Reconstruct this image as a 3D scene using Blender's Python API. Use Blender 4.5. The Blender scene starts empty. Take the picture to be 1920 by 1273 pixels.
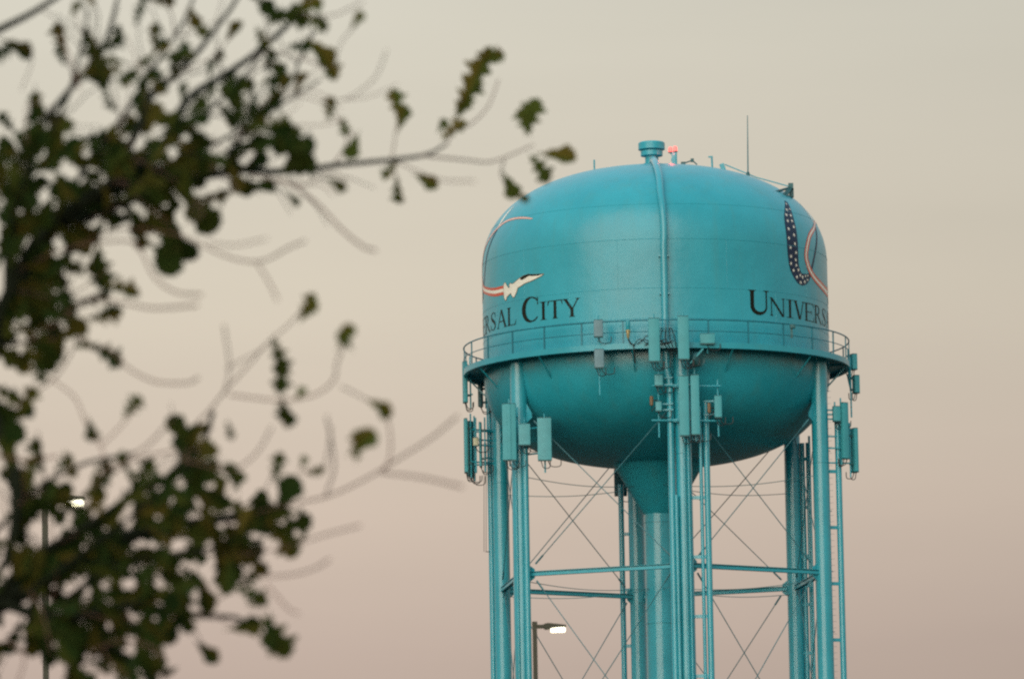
import bpy, bmesh, random
from math import *
from mathutils import Vector, Matrix

random.seed(11)
SC = bpy.context.scene
COL = SC.collection

# ------------------------------------------------------------------ camera
FPX = 10667.0                      # 200 mm lens, focal length in pixels of the 1920 px wide photo
DIST, EYE = 275.0, 1.6
YAW, PITCH, ROLL = radians(1.462), radians(7.6), radians(1.0)
CAM = Vector((0, -DIST, EYE))
FWD = Vector((-sin(YAW) * cos(PITCH), cos(YAW) * cos(PITCH), sin(PITCH)))
_R = Vector((cos(YAW), sin(YAW), 0)); _U = _R.cross(FWD)
RGT = _R * cos(ROLL) - _U * sin(ROLL)
UPV = _U * cos(ROLL) + _R * sin(ROLL)

def at(u, v, y):
    """world point seen at photo pixel (u, v) on the vertical plane at world y"""
    d = FWD + (u - 960) / FPX * RGT - (v - 636.5) / FPX * UPV
    return CAM + d * ((y - CAM.y) / d.y)

cd = bpy.data.cameras.new('camera')
cam = bpy.data.objects.new('camera', cd); COL.objects.link(cam)
m = Matrix((RGT, UPV, -FWD)).transposed().to_4x4(); m.translation = CAM
cam.matrix_world = m
cd.sensor_width = 36; cd.lens = 200; cd.clip_start = 0.5; cd.clip_end = 20000
cd.dof.use_dof = True; cd.dof.focus_distance = 273.0; cd.dof.aperture_fstop = 4.0
SC.camera = cam

# ------------------------------------------------------------------ sky and sun
SUN_AZ, SUN_EL = radians(17), radians(24.0)      # low glow behind the camera, to its left
SUN = Vector((-sin(SUN_AZ) * cos(SUN_EL), -cos(SUN_AZ) * cos(SUN_EL), sin(SUN_EL)))
w = bpy.data.worlds.new('World'); SC.world = w; w.use_nodes = True
nt = w.node_tree; nt.nodes.clear()
N = nt.nodes.new; L = nt.links.new
out = N('ShaderNodeOutputWorld')
sky = N('ShaderNodeTexSky'); sky.sky_type = 'NISHITA'; sky.sun_disc = False
sky.sun_elevation = SUN_EL; sky.sun_rotation = atan2(SUN.x, SUN.y)
sky.air_density = 1.0; sky.dust_density = 2.0; sky.ozone_density = 1.0
bg1 = N('ShaderNodeBackground'); bg1.inputs[1].default_value = 0.010
L(sky.outputs[0], bg1.inputs[0])
tc = N('ShaderNodeTexCoord'); sp = N('ShaderNodeSeparateXYZ'); L(tc.outputs['Generated'], sp.inputs[0])
ramp = N('ShaderNodeValToRGB'); L(sp.outputs['Z'], ramp.inputs[0])
SKY = [(0.0, (0.29, 0.20, 0.175)), (0.078, (0.50, 0.378, 0.312)), (0.103, (0.605, 0.478, 0.38)), (0.140, (0.645, 0.560, 0.435)),
       (0.1865, (0.655, 0.605, 0.487)), (0.40, (0.62, 0.70, 0.74)), (1.0, (0.53, 0.70, 0.84))]
el = ramp.color_ramp.elements
while len(el) > 1: el.remove(el[-1])
el[0].position = SKY[0][0]; el[0].color = (*SKY[0][1], 1)
for p, c in SKY[1:]:
    e = el.new(p); e.color = (*c, 1)
bg2 = N('ShaderNodeBackground'); L(ramp.outputs[0], bg2.inputs[0])
dim = N('ShaderNodeMapRange'); L(sp.outputs['X'], dim.inputs[0])           # sky dimmed a little towards the right, standing in for lens vignetting
dim.inputs[1].default_value = -0.06; dim.inputs[2].default_value = 0.075; dim.inputs[3].default_value = 1.0; dim.inputs[4].default_value = 0.86
mpw = N('ShaderNodeMapping'); mpw.inputs['Scale'].default_value = (5, 5, 34); L(tc.outputs['Generated'], mpw.inputs[0])
hzn = N('ShaderNodeTexNoise'); hzn.inputs['Scale'].default_value = 1.6; hzn.inputs['Detail'].default_value = 5; L(mpw.outputs[0], hzn.inputs['Vector'])
hzr = N('ShaderNodeMapRange'); L(hzn.outputs[0], hzr.inputs[0])            # faint uneven bands of high thin cloud
hzr.inputs[1].default_value = 0.3; hzr.inputs[2].default_value = 0.7; hzr.inputs[3].default_value = 0.975; hzr.inputs[4].default_value = 1.02
hzm = N('ShaderNodeMath'); hzm.operation = 'MULTIPLY'; L(dim.outputs[0], hzm.inputs[0]); L(hzr.outputs[0], hzm.inputs[1])
L(hzm.outputs[0], bg2.inputs[1])
# afterglow low on the side of the sun
dot = N('ShaderNodeVectorMath'); dot.operation = 'DOT_PRODUCT'; L(tc.outputs['Generated'], dot.inputs[0])
dot.inputs[1].default_value = (SUN.x, SUN.y, 0)
glow = N('ShaderNodeValToRGB'); L(dot.outputs['Value'], glow.inputs[0])
ge = glow.color_ramp.elements
ge[0].position = 0.76; ge[0].color = (0, 0, 0, 1); ge[1].position = 1.0; ge[1].color = (1, 1, 1, 1)
low = N('ShaderNodeMapRange'); L(sp.outputs['Z'], low.inputs[0])
low.inputs[1].default_value = 0.0; low.inputs[2].default_value = 0.42
low.inputs[3].default_value = 1.0; low.inputs[4].default_value = 0.0
low.interpolation_type = 'SMOOTHSTEP'
mul = N('ShaderNodeMath'); mul.operation = 'MULTIPLY'; L(glow.outputs[0], mul.inputs[0]); L(low.outputs[0], mul.inputs[1])
mul2 = N('ShaderNodeMath'); mul2.operation = 'MULTIPLY'; L(mul.outputs[0], mul2.inputs[0]); mul2.inputs[1].default_value = 2.1
bg3 = N('ShaderNodeBackground'); bg3.inputs[0].default_value = (1.0, 0.86, 0.68, 1); L(mul2.outputs[0], bg3.inputs[1])
a1 = N('ShaderNodeAddShader'); a2 = N('ShaderNodeAddShader')
L(bg1.outputs[0], a1.inputs[0]); L(bg2.outputs[0], a1.inputs[1]); L(a1.outputs[0], a2.inputs[0]); L(bg3.outputs[0], a2.inputs[1])
L(a2.outputs[0], out.inputs[0])

sd = bpy.data.lights.new('sun', 'SUN'); sd.energy = 2.05; sd.angle = radians(64); sd.color = (1, 0.86, 0.70)
so = bpy.data.objects.new('sun', sd); COL.objects.link(so)
so.rotation_euler = SUN.to_track_quat('Z', 'Y').to_euler(); so.location = (0, -200, 80)

SC.view_settings.view_transform = 'Standard'; SC.view_settings.look = 'None'
SC.view_settings.exposure = 0.0; SC.view_settings.gamma = 1.0
SC.cycles.filter_width = 2.3
SC.cycles.max_bounces = 6
SC.cycles.use_denoising = False
SC.cycles.sampling_pattern = 'TABULATED_SOBOL'

# ------------------------------------------------------------------ helpers
def mat(name, col, rough=0.5, metal=0.0, spec=0.5, var=0.0, scale=3.0, col2=None, bump=0.0, bscale=8.0, emit=None, es=0.0):
    mt = bpy.data.materials.new(name); mt.use_nodes = True
    t = mt.node_tree; b = t.nodes['Principled BSDF']
    b.inputs['Roughness'].default_value = rough; b.inputs['Metallic'].default_value = metal
    b.inputs['Specular IOR Level'].default_value = spec
    c = (*col, 1); b.inputs['Base Color'].default_value = c
    co = t.nodes.new('ShaderNodeTexCoord')
    if var or col2:
        n = t.nodes.new('ShaderNodeTexNoise'); n.inputs['Scale'].default_value = scale; n.inputs['Detail'].default_value = 6
        t.links.new(co.outputs['Object'], n.inputs['Vector'])
        r = t.nodes.new('ShaderNodeValToRGB'); t.links.new(n.outputs[0], r.inputs[0])
        r.color_ramp.elements[0].position = 0.35; r.color_ramp.elements[1].position = 0.68
        r.color_ramp.elements[0].color = tuple(x * (1 - var) for x in col) + (1,)
        r.color_ramp.elements[1].color = (*(col2 or tuple(min(1, x * (1 + var)) for x in col)), 1)
        t.links.new(r.outputs[0], b.inputs['Base Color'])
    if bump:
        n2 = t.nodes.new('ShaderNodeTexNoise'); n2.inputs['Scale'].default_value = bscale; n2.inputs['Detail'].default_value = 3
        t.links.new(co.outputs['Object'], n2.inputs['Vector'])
        bp = t.nodes.new('ShaderNodeBump'); bp.inputs['Strength'].default_value = 1; bp.inputs['Distance'].default_value = bump
        t.links.new(n2.outputs[0], bp.inputs['Height']); t.links.new(bp.outputs[0], b.inputs['Normal'])
    if emit:
        b.inputs['Emission Color'].default_value = (*emit, 1); b.inputs['Emission Strength'].default_value = es
    return mt

class MB:
    """collects shapes in world coordinates; build() links them as ONE mesh object"""
    def __init__(s): s.v = []; s.f = []
    def add(s, vs, fs):
        o = len(s.v); s.v += [Vector(p) for p in vs]; s.f += [[i + o for i in f] for f in fs]; return s
    def box(s, c, size, ax=None, bev=0.0):
        """ax: (x, y, z) unit axes"""
        c = Vector(c); X, Y, Z = ax or (Vector((1, 0, 0)), Vector((0, 1, 0)), Vector((0, 0, 1)))
        hx, hy, hz = size[0] / 2, size[1] / 2, size[2] / 2
        if bev <= 0:
            pr = [(-hx, -hy), (hx, -hy), (hx, hy), (-hx, hy)]; rings = [(-hz, 0), (hz, 0)]
        else:
            b = min(bev, hx * .9, hy * .9)
            pr = [(-hx + b, -hy), (hx - b, -hy), (hx - b * .3, -hy + b * .3), (hx, -hy + b), (hx, hy - b), (hx - b * .3, hy - b * .3),
                  (hx - b, hy), (-hx + b, hy), (-hx + b * .3, hy - b * .3), (-hx, hy - b), (-hx, -hy + b), (-hx + b * .3, -hy + b * .3)]
            rings = [(-hz, b * .5), (-hz + b * .5, 0), (hz - b * .5, 0), (hz, b * .5)]
        n = len(pr); vs = []
        for z, ins in rings:
            for x, y in pr:
                vs.append(c + X * (x - copysign(ins, x)) + Y * (y - copysign(ins, y)) + Z * z)
        fs = [list(range(n))[::-1], [len(vs) - n + i for i in range(n)]]
        for k in range(len(rings) - 1):
            for i in range(n):
                j = (i + 1) % n; fs.append([k * n + i, k * n + j, (k + 1) * n + j, (k + 1) * n + i])
        return s.add(vs, fs)
    def tube(s, pts, r, n=10, cap=True):
        pts = [Vector(p) for p in pts]; m = len(pts)
        rs = r if isinstance(r, (list, tuple)) else [r] * m
        vs = []; prev = None
        for i, p in enumerate(pts):
            t = (pts[min(i + 1, m - 1)] - pts[max(i - 1, 0)]).normalized()
            if prev is None:
                a = Vector((0, 0, 1)) if abs(t.z) < .9 else Vector((1, 0, 0))
                x = t.cross(a).normalized()
            else:
                x = (prev - t * prev.dot(t)).normalized()
            prev = x; y = t.cross(x)
            vs += [p + (x * cos(2 * pi * k / n) + y * sin(2 * pi * k / n)) * rs[i] for k in range(n)]
        fs = []
        for i in range(m - 1):
            for k in range(n):
                j = (k + 1) % n; fs.append([i * n + k, i * n + j, (i + 1) * n + j, (i + 1) * n + k])
        if cap: fs += [list(range(n))[::-1], [(m - 1) * n + k for k in range(n)]]
        return s.add(vs, fs)
    def lathe(s, prof, n=48, c=(0, 0, 0), closed=False):
        c = Vector(c); vs = []; fs = []; m = len(prof)
        for r, z in prof:
            vs += [c + Vector((r * sin(2 * pi * k / n), -r * cos(2 * pi * k / n), z)) for k in range(n)]
        for i in range(m if closed else m - 1):
            a, b = i, (i + 1) % m
            for k in range(n):
                j = (k + 1) % n; fs.append([a * n + k, a * n + j, b * n + j, b * n + k])
        if not closed:
            if prof[0][0] > 1e-4: fs.append(list(range(n))[::-1])
            if prof[-1][0] > 1e-4: fs.append([(m - 1) * n + k for k in range(n)])
        return s.add(vs, fs)
    def beam(s, a, b, wd, ht, up=Vector((0, 0, 1))):
        a, b = Vector(a), Vector(b); t = (b - a).normalized(); x = t.cross(up).normalized(); y = x.cross(t)
        return s.box((a + b) / 2, (wd, ht, (b - a).length), (x, y, t))
    def build(s, name, material, parent=None, org=None, sharp=35, label=None):
        o_ = Vector(org) if org is not None else (parent['_o'] if parent is not None and '_o' in parent else Vector((0, 0, 0)))
        o_ = Vector(o_)
        me = bpy.data.meshes.new(name); me.from_pydata([tuple(p - o_) for p in s.v], [], s.f)
        bm = bmesh.new(); bm.from_mesh(me); bmesh.ops.recalc_face_normals(bm, faces=bm.faces[:]); bm.to_mesh(me); bm.free()
        me.materials.append(material)
        for p in me.polygons: p.use_smooth = True
        me.set_sharp_from_angle(angle=radians(sharp))
        ob = bpy.data.objects.new(name, me); COL.objects.link(ob)
        ORG[ob.name] = o_
        if parent is not None: ob.parent = parent
        else: ob.location = o_
        if label: ob['label'] = label
        return ob

ORG = {}
def thing(name, label, cat, loc, group=None):
    o = bpy.data.objects.new(name, None); COL.objects.link(o); o.location = loc; o.empty_display_size = .5
    o['label'] = label; o['category'] = cat
    if group: o['group'] = group
    ORG[o.name] = Vector(loc); return o
def part(mb, name, material, parent, **k):
    return mb.build(name, material, parent, ORG[parent.name], **k)

def catmull(pts, n):
    pts = [Vector(p) for p in pts]; P = [pts[0] * 2 - pts[1]] + pts + [pts[-1] * 2 - pts[-2]]; res = []
    m = len(pts) - 1
    for i in range(n + 1):
        t = i / n * m; k = min(int(t), m - 1); u = t - k
        a, b, c, d = P[k:k + 4]
        res.append(.5 * (2 * b + (c - a) * u + (2 * a - 5 * b + 4 * c - d) * u * u + (3 * b - a - 3 * c + d) * u ** 3))
    return res

# ------------------------------------------------------------------ materials
TEAL = (0.016, 0.34, 0.405)
def tank_paint(name, stains):
    mt = mat(name, TEAL, rough=0.30, spec=0.5, bump=0.045, bscale=0.6)
    t = mt.node_tree; b = t.nodes['Principled BSDF']; b.inputs['Coat Weight'].default_value = .16; b.inputs['Coat Roughness'].default_value = .24; NN = t.nodes.new; LL = t.links.new
    co = NN('ShaderNodeTexCoord')
    n = NN('ShaderNodeTexNoise'); n.inputs['Scale'].default_value = 0.5; n.inputs['Detail'].default_value = 8; LL(co.outputs['Object'], n.inputs['Vector'])
    r = NN('ShaderNodeValToRGB'); LL(n.outputs[0], r.inputs[0])
    r.color_ramp.elements[0].position = .3; r.color_ramp.elements[0].color = (0.013, 0.30, 0.375, 1)
    r.color_ramp.elements[1].position = .7; r.color_ramp.elements[1].color = (0.024, 0.36, 0.445, 1)
    # streaks run down the shell
    mp = NN('ShaderNodeMapping'); mp.inputs['Scale'].default_value = (2.2, 2.2, 0.12); LL(co.outputs['Object'], mp.inputs[0])
    n2 = NN('ShaderNodeTexNoise'); n2.inputs['Scale'].default_value = 1.0; n2.inputs['Detail'].default_value = 5; LL(mp.outputs[0], n2.inputs['Vector'])
    r2 = NN('ShaderNodeMapRange'); LL(n2.outputs[0], r2.inputs[0]); r2.inputs[1].default_value = .5; r2.inputs[2].default_value = .8; r2.inputs[4].default_value = .42
    mx = NN('ShaderNodeMix'); mx.data_type = 'RGBA'; LL(r2.outputs[0], mx.inputs[0]); LL(r.outputs[0], mx.inputs[6]); mx.inputs[7].default_value = (0.05, 0.27, 0.285, 1)
    last = mx.outputs[2]
    if stains:      # rust and dirt washed from the balcony onto the bowl, and grime on the underside
        sx = NN('ShaderNodeSeparateXYZ'); LL(co.outputs['Object'], sx.inputs[0])
        za = NN('ShaderNodeMapRange'); LL(sx.outputs['Z'], za.inputs[0]); za.inputs[1].default_value = 35.8; za.inputs[2].default_value = 36.3; za.interpolation_type = 'SMOOTHSTEP'
        n3 = NN('ShaderNodeTexNoise'); n3.inputs['Scale'].default_value = 0.9; n3.inputs['Detail'].default_value = 7; LL(co.outputs['Object'], n3.inputs['Vector'])
        r3 = NN('ShaderNodeMapRange'); LL(n3.outputs[0], r3.inputs[0]); r3.inputs[1].default_value = .52; r3.inputs[2].default_value = .66
        zb = NN('ShaderNodeMapRange'); LL(sx.outputs['Z'], zb.inputs[0]); zb.inputs[1].default_value = 36.6; zb.inputs[2].default_value = 36.7; zb.inputs[3].default_value = 1; zb.inputs[4].default_value = 0
        m1 = NN('ShaderNodeMath'); m1.operation = 'MULTIPLY'; LL(za.outputs[0], m1.inputs[0]); LL(r3.outputs[0], m1.inputs[1])
        m2 = NN('ShaderNodeMath'); m2.operation = 'MULTIPLY'; LL(m1.outputs[0], m2.inputs[0]); LL(zb.outputs[0], m2.inputs[1])
        m4 = NN('ShaderNodeMath'); m4.operation = 'MULTIPLY'; LL(m2.outputs[0], m4.inputs[0]); m4.inputs[1].default_value = .28
        mx2 = NN('ShaderNodeMix'); mx2.data_type = 'RGBA'; LL(m4.outputs[0], mx2.inputs[0]); LL(last, mx2.inputs[6]); mx2.inputs[7].default_value = (0.30, 0.21, 0.11, 1)
        last = mx2.outputs[2]
    LL(last, b.inputs['Base Color'])
    r4 = NN('ShaderNodeMapRange'); LL(n.outputs[0], r4.inputs[0]); r4.inputs[1].default_value = .3; r4.inputs[2].default_value = .7; r4.inputs[3].default_value = .30; r4.inputs[4].default_value = .40
    LL(r4.outputs[0], b.inputs['Roughness'])
    return mt
M_TANK = tank_paint('tank_paint', True)
M_STEEL = tank_paint('steel_paint', False)
M_LEG = tank_paint('leg_paint', False)
_lb = M_LEG.node_tree.nodes['Principled BSDF']; _lb.inputs['Coat Weight'].default_value = .6; _lb.inputs['Coat Roughness'].default_value = .16
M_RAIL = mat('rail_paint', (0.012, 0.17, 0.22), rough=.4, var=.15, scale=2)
M_ANT = mat('antenna_paint', (0.045, 0.33, 0.37), rough=.5, var=.07, scale=1.5)
M_ANTG = mat('grey_lilac_plastic', (0.13, 0.25, 0.29), rough=.5, var=.08, scale=3)
M_ANTL = mat('pale_green_paint', (0.08, 0.36, 0.40), rough=.5, var=.08, scale=3)
M_BACK = mat('dark_bracket_and_shade', (0.015, 0.10, 0.11), rough=.5, var=.25, scale=5)
M_CABLE = mat('black_cable', (0.012, 0.02, 0.02), rough=.5, var=.2, scale=20)
M_BROWN = mat('brown_canister', (0.19, 0.12, 0.06), rough=.5, var=.2, scale=9)
M_BRASS = mat('brass', (0.6, 0.5, 0.26), rough=.35, metal=.6, var=.1, scale=9)
M_ROD = mat('rod_paint', (0.05, 0.18, 0.21), rough=.45, var=.2, scale=1)
M_TEXT = mat('lettering_paint', (0.008, 0.010, 0.004), rough=.5, spec=.2, var=.2, scale=3)
M_RED = mat('red_paint', (0.55, 0.075, 0.03), rough=.35, var=.1, scale=3)
M_WHITE = mat('white_paint', (0.80, 0.78, 0.66), rough=.35, var=.06, scale=3)
M_NAVY = mat('navy_paint', (0.008, 0.024, 0.060), rough=.45, spec=.25, var=.2, scale=3)
M_CONC = mat('concrete', (0.35, 0.33, 0.30), rough=.9, var=.2, scale=4, bump=.01)
M_BRONZE = mat('bronze_pole', (0.016, 0.02, 0.005), rough=.5, var=.25, scale=6)
M_BARK = mat('bark', (0.014, 0.018, 0.010), rough=.9, spec=.08, var=.35, scale=30, bump=.004, bscale=60)
M_TWIG = mat('twig_bark', (0.15, 0.082, 0.060), rough=.85, spec=.1, var=.3, scale=40)
M_LENS = mat('lamp_lens', (.9, .9, .8), rough=.3, var=.02, emit=(1.0, 0.93, 0.68), es=2.6)
M_REDLAMP = mat('red_beacon_glass', (.8, .1, .08), rough=.2, var=.05, emit=(1.0, 0.09, 0.08), es=2.4)

# ------------------------------------------------------------------ ground
gm = bpy.data.meshes.new('ground')
S = 9000.0
gm.from_pydata([(-S, -S, 0), (S, -S, 0), (S, S, 0), (-S, S, 0)], [], [[0, 1, 2, 3]])
g = bpy.data.objects.new('ground', gm); COL.objects.link(g); g['kind'] = 'structure'
gm.materials.append(mat('dry_grass', (0.017, 0.022, 0.008), rough=.95, var=.3, scale=.25, col2=(0.030, 0.029, 0.013)))

# ------------------------------------------------------------------ water tower
RT, ZW, ZB, HD, HB = 8.42, 41.6, 36.6, 4.95, 4.65      # shell radius, top and bottom of its wall, heights of dome and bowl
def rz(z):
    if z > ZW: return RT * max(0, 1 - ((z - ZW) / HD) ** 2.3) ** (1 / 2.3) if z < ZW + HD else 0.0
    if z >= ZB: return RT
    t = (ZB - z) / HB
    return RT * (1 - t ** 2.5) ** .4 if t < 1 else 0.0
def pol(r, deg, z): a = radians(deg); return Vector((r * sin(a), -r * cos(a), z))
def skin(deg, z, off):
    """point on the shell at azimuth deg (0 = towards the camera) and height z, off metres proud of it"""
    e = .02; r = rz(z); dr = (rz(z + e) - rz(z - e)) / (2 * e)
    k = 1 / sqrt(1 + dr * dr)
    return pol(r + off * k, deg, z - dr * off * k)
def gz(z):
    e = .02; dr = (rz(z + e) - rz(z - e)) / (2 * e); return sqrt(1 + dr * dr)

tower = thing('water_tower', 'tall turquoise six legged steel water tower with domed tank and railed balcony', 'water tower', (0, 0, 0))
prof = []
for i in range(41):
    a = pi / 2 * i / 40
    c, s_ = max(cos(a), 0), max(sin(a), 0)
    prof.append((RT * s_ ** (2 / 2.5), ZB - HB * c ** (2 / 2.5)))
prof += [(RT, ZB + (ZW - ZB) * k / 6) for k in range(1, 6)]
for i in range(41):
    a = pi / 2 * i / 40
    c, s_ = max(cos(a), 0), max(sin(a), 0)
    prof.append((RT * c ** (2 / 2.3), ZW + HD * s_ ** (2 / 2.3)))
tank = part(MB().lathe(prof, 256), 'tank', M_TANK, tower, sharp=60)
sm = MB()
for z in (38.05, 39.5, 41.85, 43.6):
    sm.lathe([(rz(z) + .011 * cos(2 * pi * k / 6), z + .011 * sin(2 * pi * k / 6)) for k in range(6)], 200, closed=True)
for i in range(10):
    sm.tube([skin(i * 36 + 7, 38.05 + k * .145, 0) for k in range(11)], .009, 5)
    sm.tube([skin(i * 36 + 24, 39.5 + k * .235, 0) for k in range(11)], .009, 5)
part(sm, 'weld_seam', M_TANK, tank)

# --- painted writing: serif capitals drawn as strokes, laid on the curved shell
T_, t_ = .094, .036
def rect(x0, y0, x1, y1): return [[(x0, y0), (x1, y0), (x1, y1), (x0, y1)]]
def stroke(pts, hw):
    pts = [Vector((x, y, 0)) for x, y in pts]; res = []; Ls = []; Rs = []
    for i, p in enumerate(pts):
        t = (pts[min(i + 1, len(pts) - 1)] - pts[max(i - 1, 0)]).normalized(); n = Vector((-t.y, t.x, 0))
        Ls.append(p + n * hw[i]); Rs.append(p - n * hw[i])
    for i in range(len(pts) - 1):
        res.append([(q.x, q.y) for q in (Ls[i], Rs[i], Rs[i + 1], Ls[i + 1])])
    return res
def smooth(pts, hw, n=36):
    c = catmull([(p[0], p[1], h) for p, h in zip(pts, hw)], n); return stroke([(q.x, q.y) for q in c], [q.z for q in c])
def serif(xc, hw, w_, y, up):
    s_ = 1 if up else -1; a = .035
    return [[(xc - w_, y), (xc + w_, y), (xc + w_, y + s_ * a * .7), (xc - w_, y + s_ * a * .7)],
            [(xc - hw - .05, y + s_ * a * .7), (xc + hw + .05, y + s_ * a * .7), (xc + hw, y + s_ * a * 2.4), (xc - hw, y + s_ * a * 2.4)]]
def slant(x0, y0, x1, y1, hw): return [[(x0 - hw, y0), (x0 + hw, y0), (x1 + hw, y1), (x1 - hw, y1)]]
def glyph(ch, W):
    g_ = []
    if ch == 'I':
        c = W / 2; g_ += rect(c - T_, .03, c + T_, .97) + serif(c, T_, W / 2, 0, 1) + serif(c, T_, W / 2, 1, 0)
    elif ch == 'U':
        xl, xr = .21, W - .15
        g_ += rect(xl - T_, .34, xl + T_, .97) + rect(xr - t_, .34, xr + t_, .97) + serif(xl, T_, .2, 1, 0) + serif(xr, t_, .15, 1, 0)
        pts = []; hw = []
        for k in range(25):
            a = pi + pi * k / 24; f = k / 24
            pts.append(((xl + xr) / 2 + (xr - xl) / 2 * cos(a), .34 + .29 * sin(a))); hw.append(T_ + (t_ - T_) * min(1, f * 1.5) + .02 * sin(pi * f))
        g_ += stroke(pts, hw)
    elif ch == 'N':
        g_ += rect(.13 - t_, .03, .13 + t_, .97) + rect(W - .13 - t_, .0, W - .13 + t_, .97) + slant(W - .16, 0.0, .10, 1, .095)
        g_ += serif(.13, t_, .13, 0, 1) + serif(W - .13, t_, .13, 1, 0) + rect(0, .965, .14, 1)
    elif ch in 'VY':
        b = 0 if ch == 'V' else .42
        c = W * .53
        g_ += slant(c - .01, b, .16, .97, T_ * 1.08) + slant(c + .03, b, W - .14, .97, t_ * 1.15) + serif(.16, T_, .17, 1, 0) + serif(W - .14, t_, .14, 1, 0)
        if ch == 'Y': g_ += rect(c - T_, .03, c + T_, .47) + serif(c, T_, .19, 0, 1)
    elif ch == 'A':
        c = W * .48
        g_ += slant(W - .17, .03, c, 1, T_ * 1.05) + slant(.14, .03, c - .02, .95, t_ * 1.1) + rect(.27, .33, W - .28, .385) + serif(.14, t_, .14, 0, 1) + serif(W - .17, T_, .17, 0, 1)
    elif ch in 'EL':
        g_ += rect(.18 - T_, .0, .18 + T_, 1) + serif(.18, T_, .18, 0, 1) + serif(.18, T_, .18, 1, 0) + rect(.2, 0, W - .06, .045)
        g_ += [[(W - .13, .0), (W - .045, .0), (W, .28), (W - .03, .28)]]
        if ch == 'E':
            g_ += rect(.2, .955, W - .09, 1) + [[(W - .16, 1), (W - .07, 1), (W - .05, .76), (W - .08, .76)]]
            g_ += rect(.2, .49, W - .3, .53) + rect(W - .33, .40, W - .295, .62)
    elif ch == 'T':
        c = W / 2
        g_ += rect(c - T_, .03, c + T_, .97) + serif(c, T_, .19, 0, 1) + rect(.03, .955, W - .03, 1)
        g_ += [[(.0, .74), (.03, .74), (.13, 1), (.03, 1)], [(W, .74), (W - .03, .74), (W - .13, 1), (W - .03, 1)]]
    elif ch == 'R':
        g_ += rect(.18 - T_, .0, .18 + T_, 1) + serif(.18, T_, .18, 0, 1) + serif(.18, T_, .16, 1, 0)
        pts = [(.2, .975), (.45, .97), (.64, .88), (.68, .74), (.62, .59), (.45, .51), (.2, .50)]
        g_ += smooth(pts, [.025, .03, .06, .082, .06, .03, .022]) + slant(W - .12, .0, .44, .52, .095) + rect(W - .2, 0, W, .035)
    elif ch == 'S':
        k = W
        pts = [(.86, .74), (.76, .91), (.52, .97), (.28, .90), (.21, .76), (.32, .62), (.52, .52), (.74, .41), (.83, .25), (.72, .09), (.46, .03), (.22, .10), (.12, .28)]
        g_ += smooth([(x * k, y) for x, y in pts], [.022, .024, .026, .045, .072, .085, .09, .085, .072, .045, .026, .024, .022], 48)
        g_ += rect(.84 * k, .68, .84 * k + .03, .98) + rect(.10 * k, .02, .10 * k + .03, .34)
    elif ch == 'C':
        pts = []; hw = []
        for k in range(37):
            a = radians(42 + (318 - 42) * k / 36)
            pts.append((W * .54 + W * .46 * cos(a), .5 + .485 * sin(a))); hw.append(.030 + .088 * max(0, -cos(a)) ** 1.2)
        g_ += stroke(pts, hw) + [[(W * .88, .66), (W * .93, .66), (W * .91, 1.0), (W * .86, .92)]]
    return g_

TEXT = [('U', 31.5, 40.1, 1.17), ('N', 40.3, 47.3, .88), ('I', 47.9, 51.7, .88), ('V', 51.8, 58.1, .88), ('E', 58.2, 64.9, .88), ('R', 65.2, 72.1, .88),
        ('S', 72.3, 77.9, .88), ('A', 78.5, 85.6, .88), ('L', 85.9, 91.1, .88), ('C', 94.6, 102.6, 1.19), ('I', 102.7, 105.7, .88), ('T', 106.0, 112.0, .88), ('Y', 112.1, 118.5, .88)]
DEG = pi / 180
def on_shell(polys, mapper, off0=.006):
    """flat polygons (x m, z m) cut into narrow strips and laid on the shell, each a hair above the one before"""
    mb = MB()
    for i, pl in enumerate(polys):
        bm = bmesh.new(); f = bm.faces.new([bm.verts.new((x, 0, y)) for x, y in pl])
        x0, x1 = min(p[0] for p in pl), max(p[0] for p in pl); y0, y1 = min(p[1] for p in pl), max(p[1] for p in pl)
        for ax, lo, hi in (((1, 0, 0), x0, x1), ((0, 0, 1), y0, y1)):
            q = lo + .13
            while q < hi:
                bmesh.ops.bisect_plane(bm, geom=bm.verts[:] + bm.edges[:] + bm.faces[:], plane_co=(ax[0] * q, 0, ax[2] * q), plane_no=ax); q += .13
        bm.verts.index_update()
        off = off0 + .0016 * (i % 5)
        mb.add([mapper(v.co.x, v.co.z, off) for v in bm.verts], [[v.index for v in f.verts] for f in bm.faces]); bm.free()
    return mb
for shift in (0.0, -143.5):
  for word in (TEXT[:9], TEXT[9:]):
    mb = MB()
    for ch, d0, d1, h in word:
        wd = (d1 - d0) * DEG * RT
        pl = [[(x * h, y * h) for x, y in p] for p in glyph(ch, wd / h)]
        one = on_shell(pl, lambda x, z, o, d=d0 + shift: skin(d + x / RT / DEG, 38.34 + z, o))
        mb.add(one.v, one.f)
    part(mb, 'lettering', M_TEXT, tank)

# --- painted emblem: starred ribbon, tricolour trail and small jet, once above each line of writing
def ribbon(pts, bands, centre, off, n=90):
    """pts: (azimuth from the emblem's centre, z, half width m); bands: (from, to) across -1..1"""
    c = catmull(pts, n); mb = MB(); vs = []
    for i, q in enumerate(c):
        a, b = c[max(i - 1, 0)], c[min(i + 1, n)]
        r, gg = rz(q.y), gz(q.y)
        ds, dt = (b.x - a.x) * DEG * r, (b.y - a.y) * gg
        l = hypot(ds, dt) or 1; ns, n_t = -dt / l, ds / l
        k = 5
        for j in range(k):
            f = (bands[0] + (bands[1] - bands[0]) * j / (k - 1)) * q.z
            vs.append(skin(centre + q.x + ns * f / r / DEG, q.y + n_t * f / gg, off))
    mb.add(vs, [[i * 5 + j, i * 5 + j + 1, (i + 1) * 5 + j + 1, (i + 1) * 5 + j] for i in range(n) for j in range(4)])
    return mb
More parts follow.
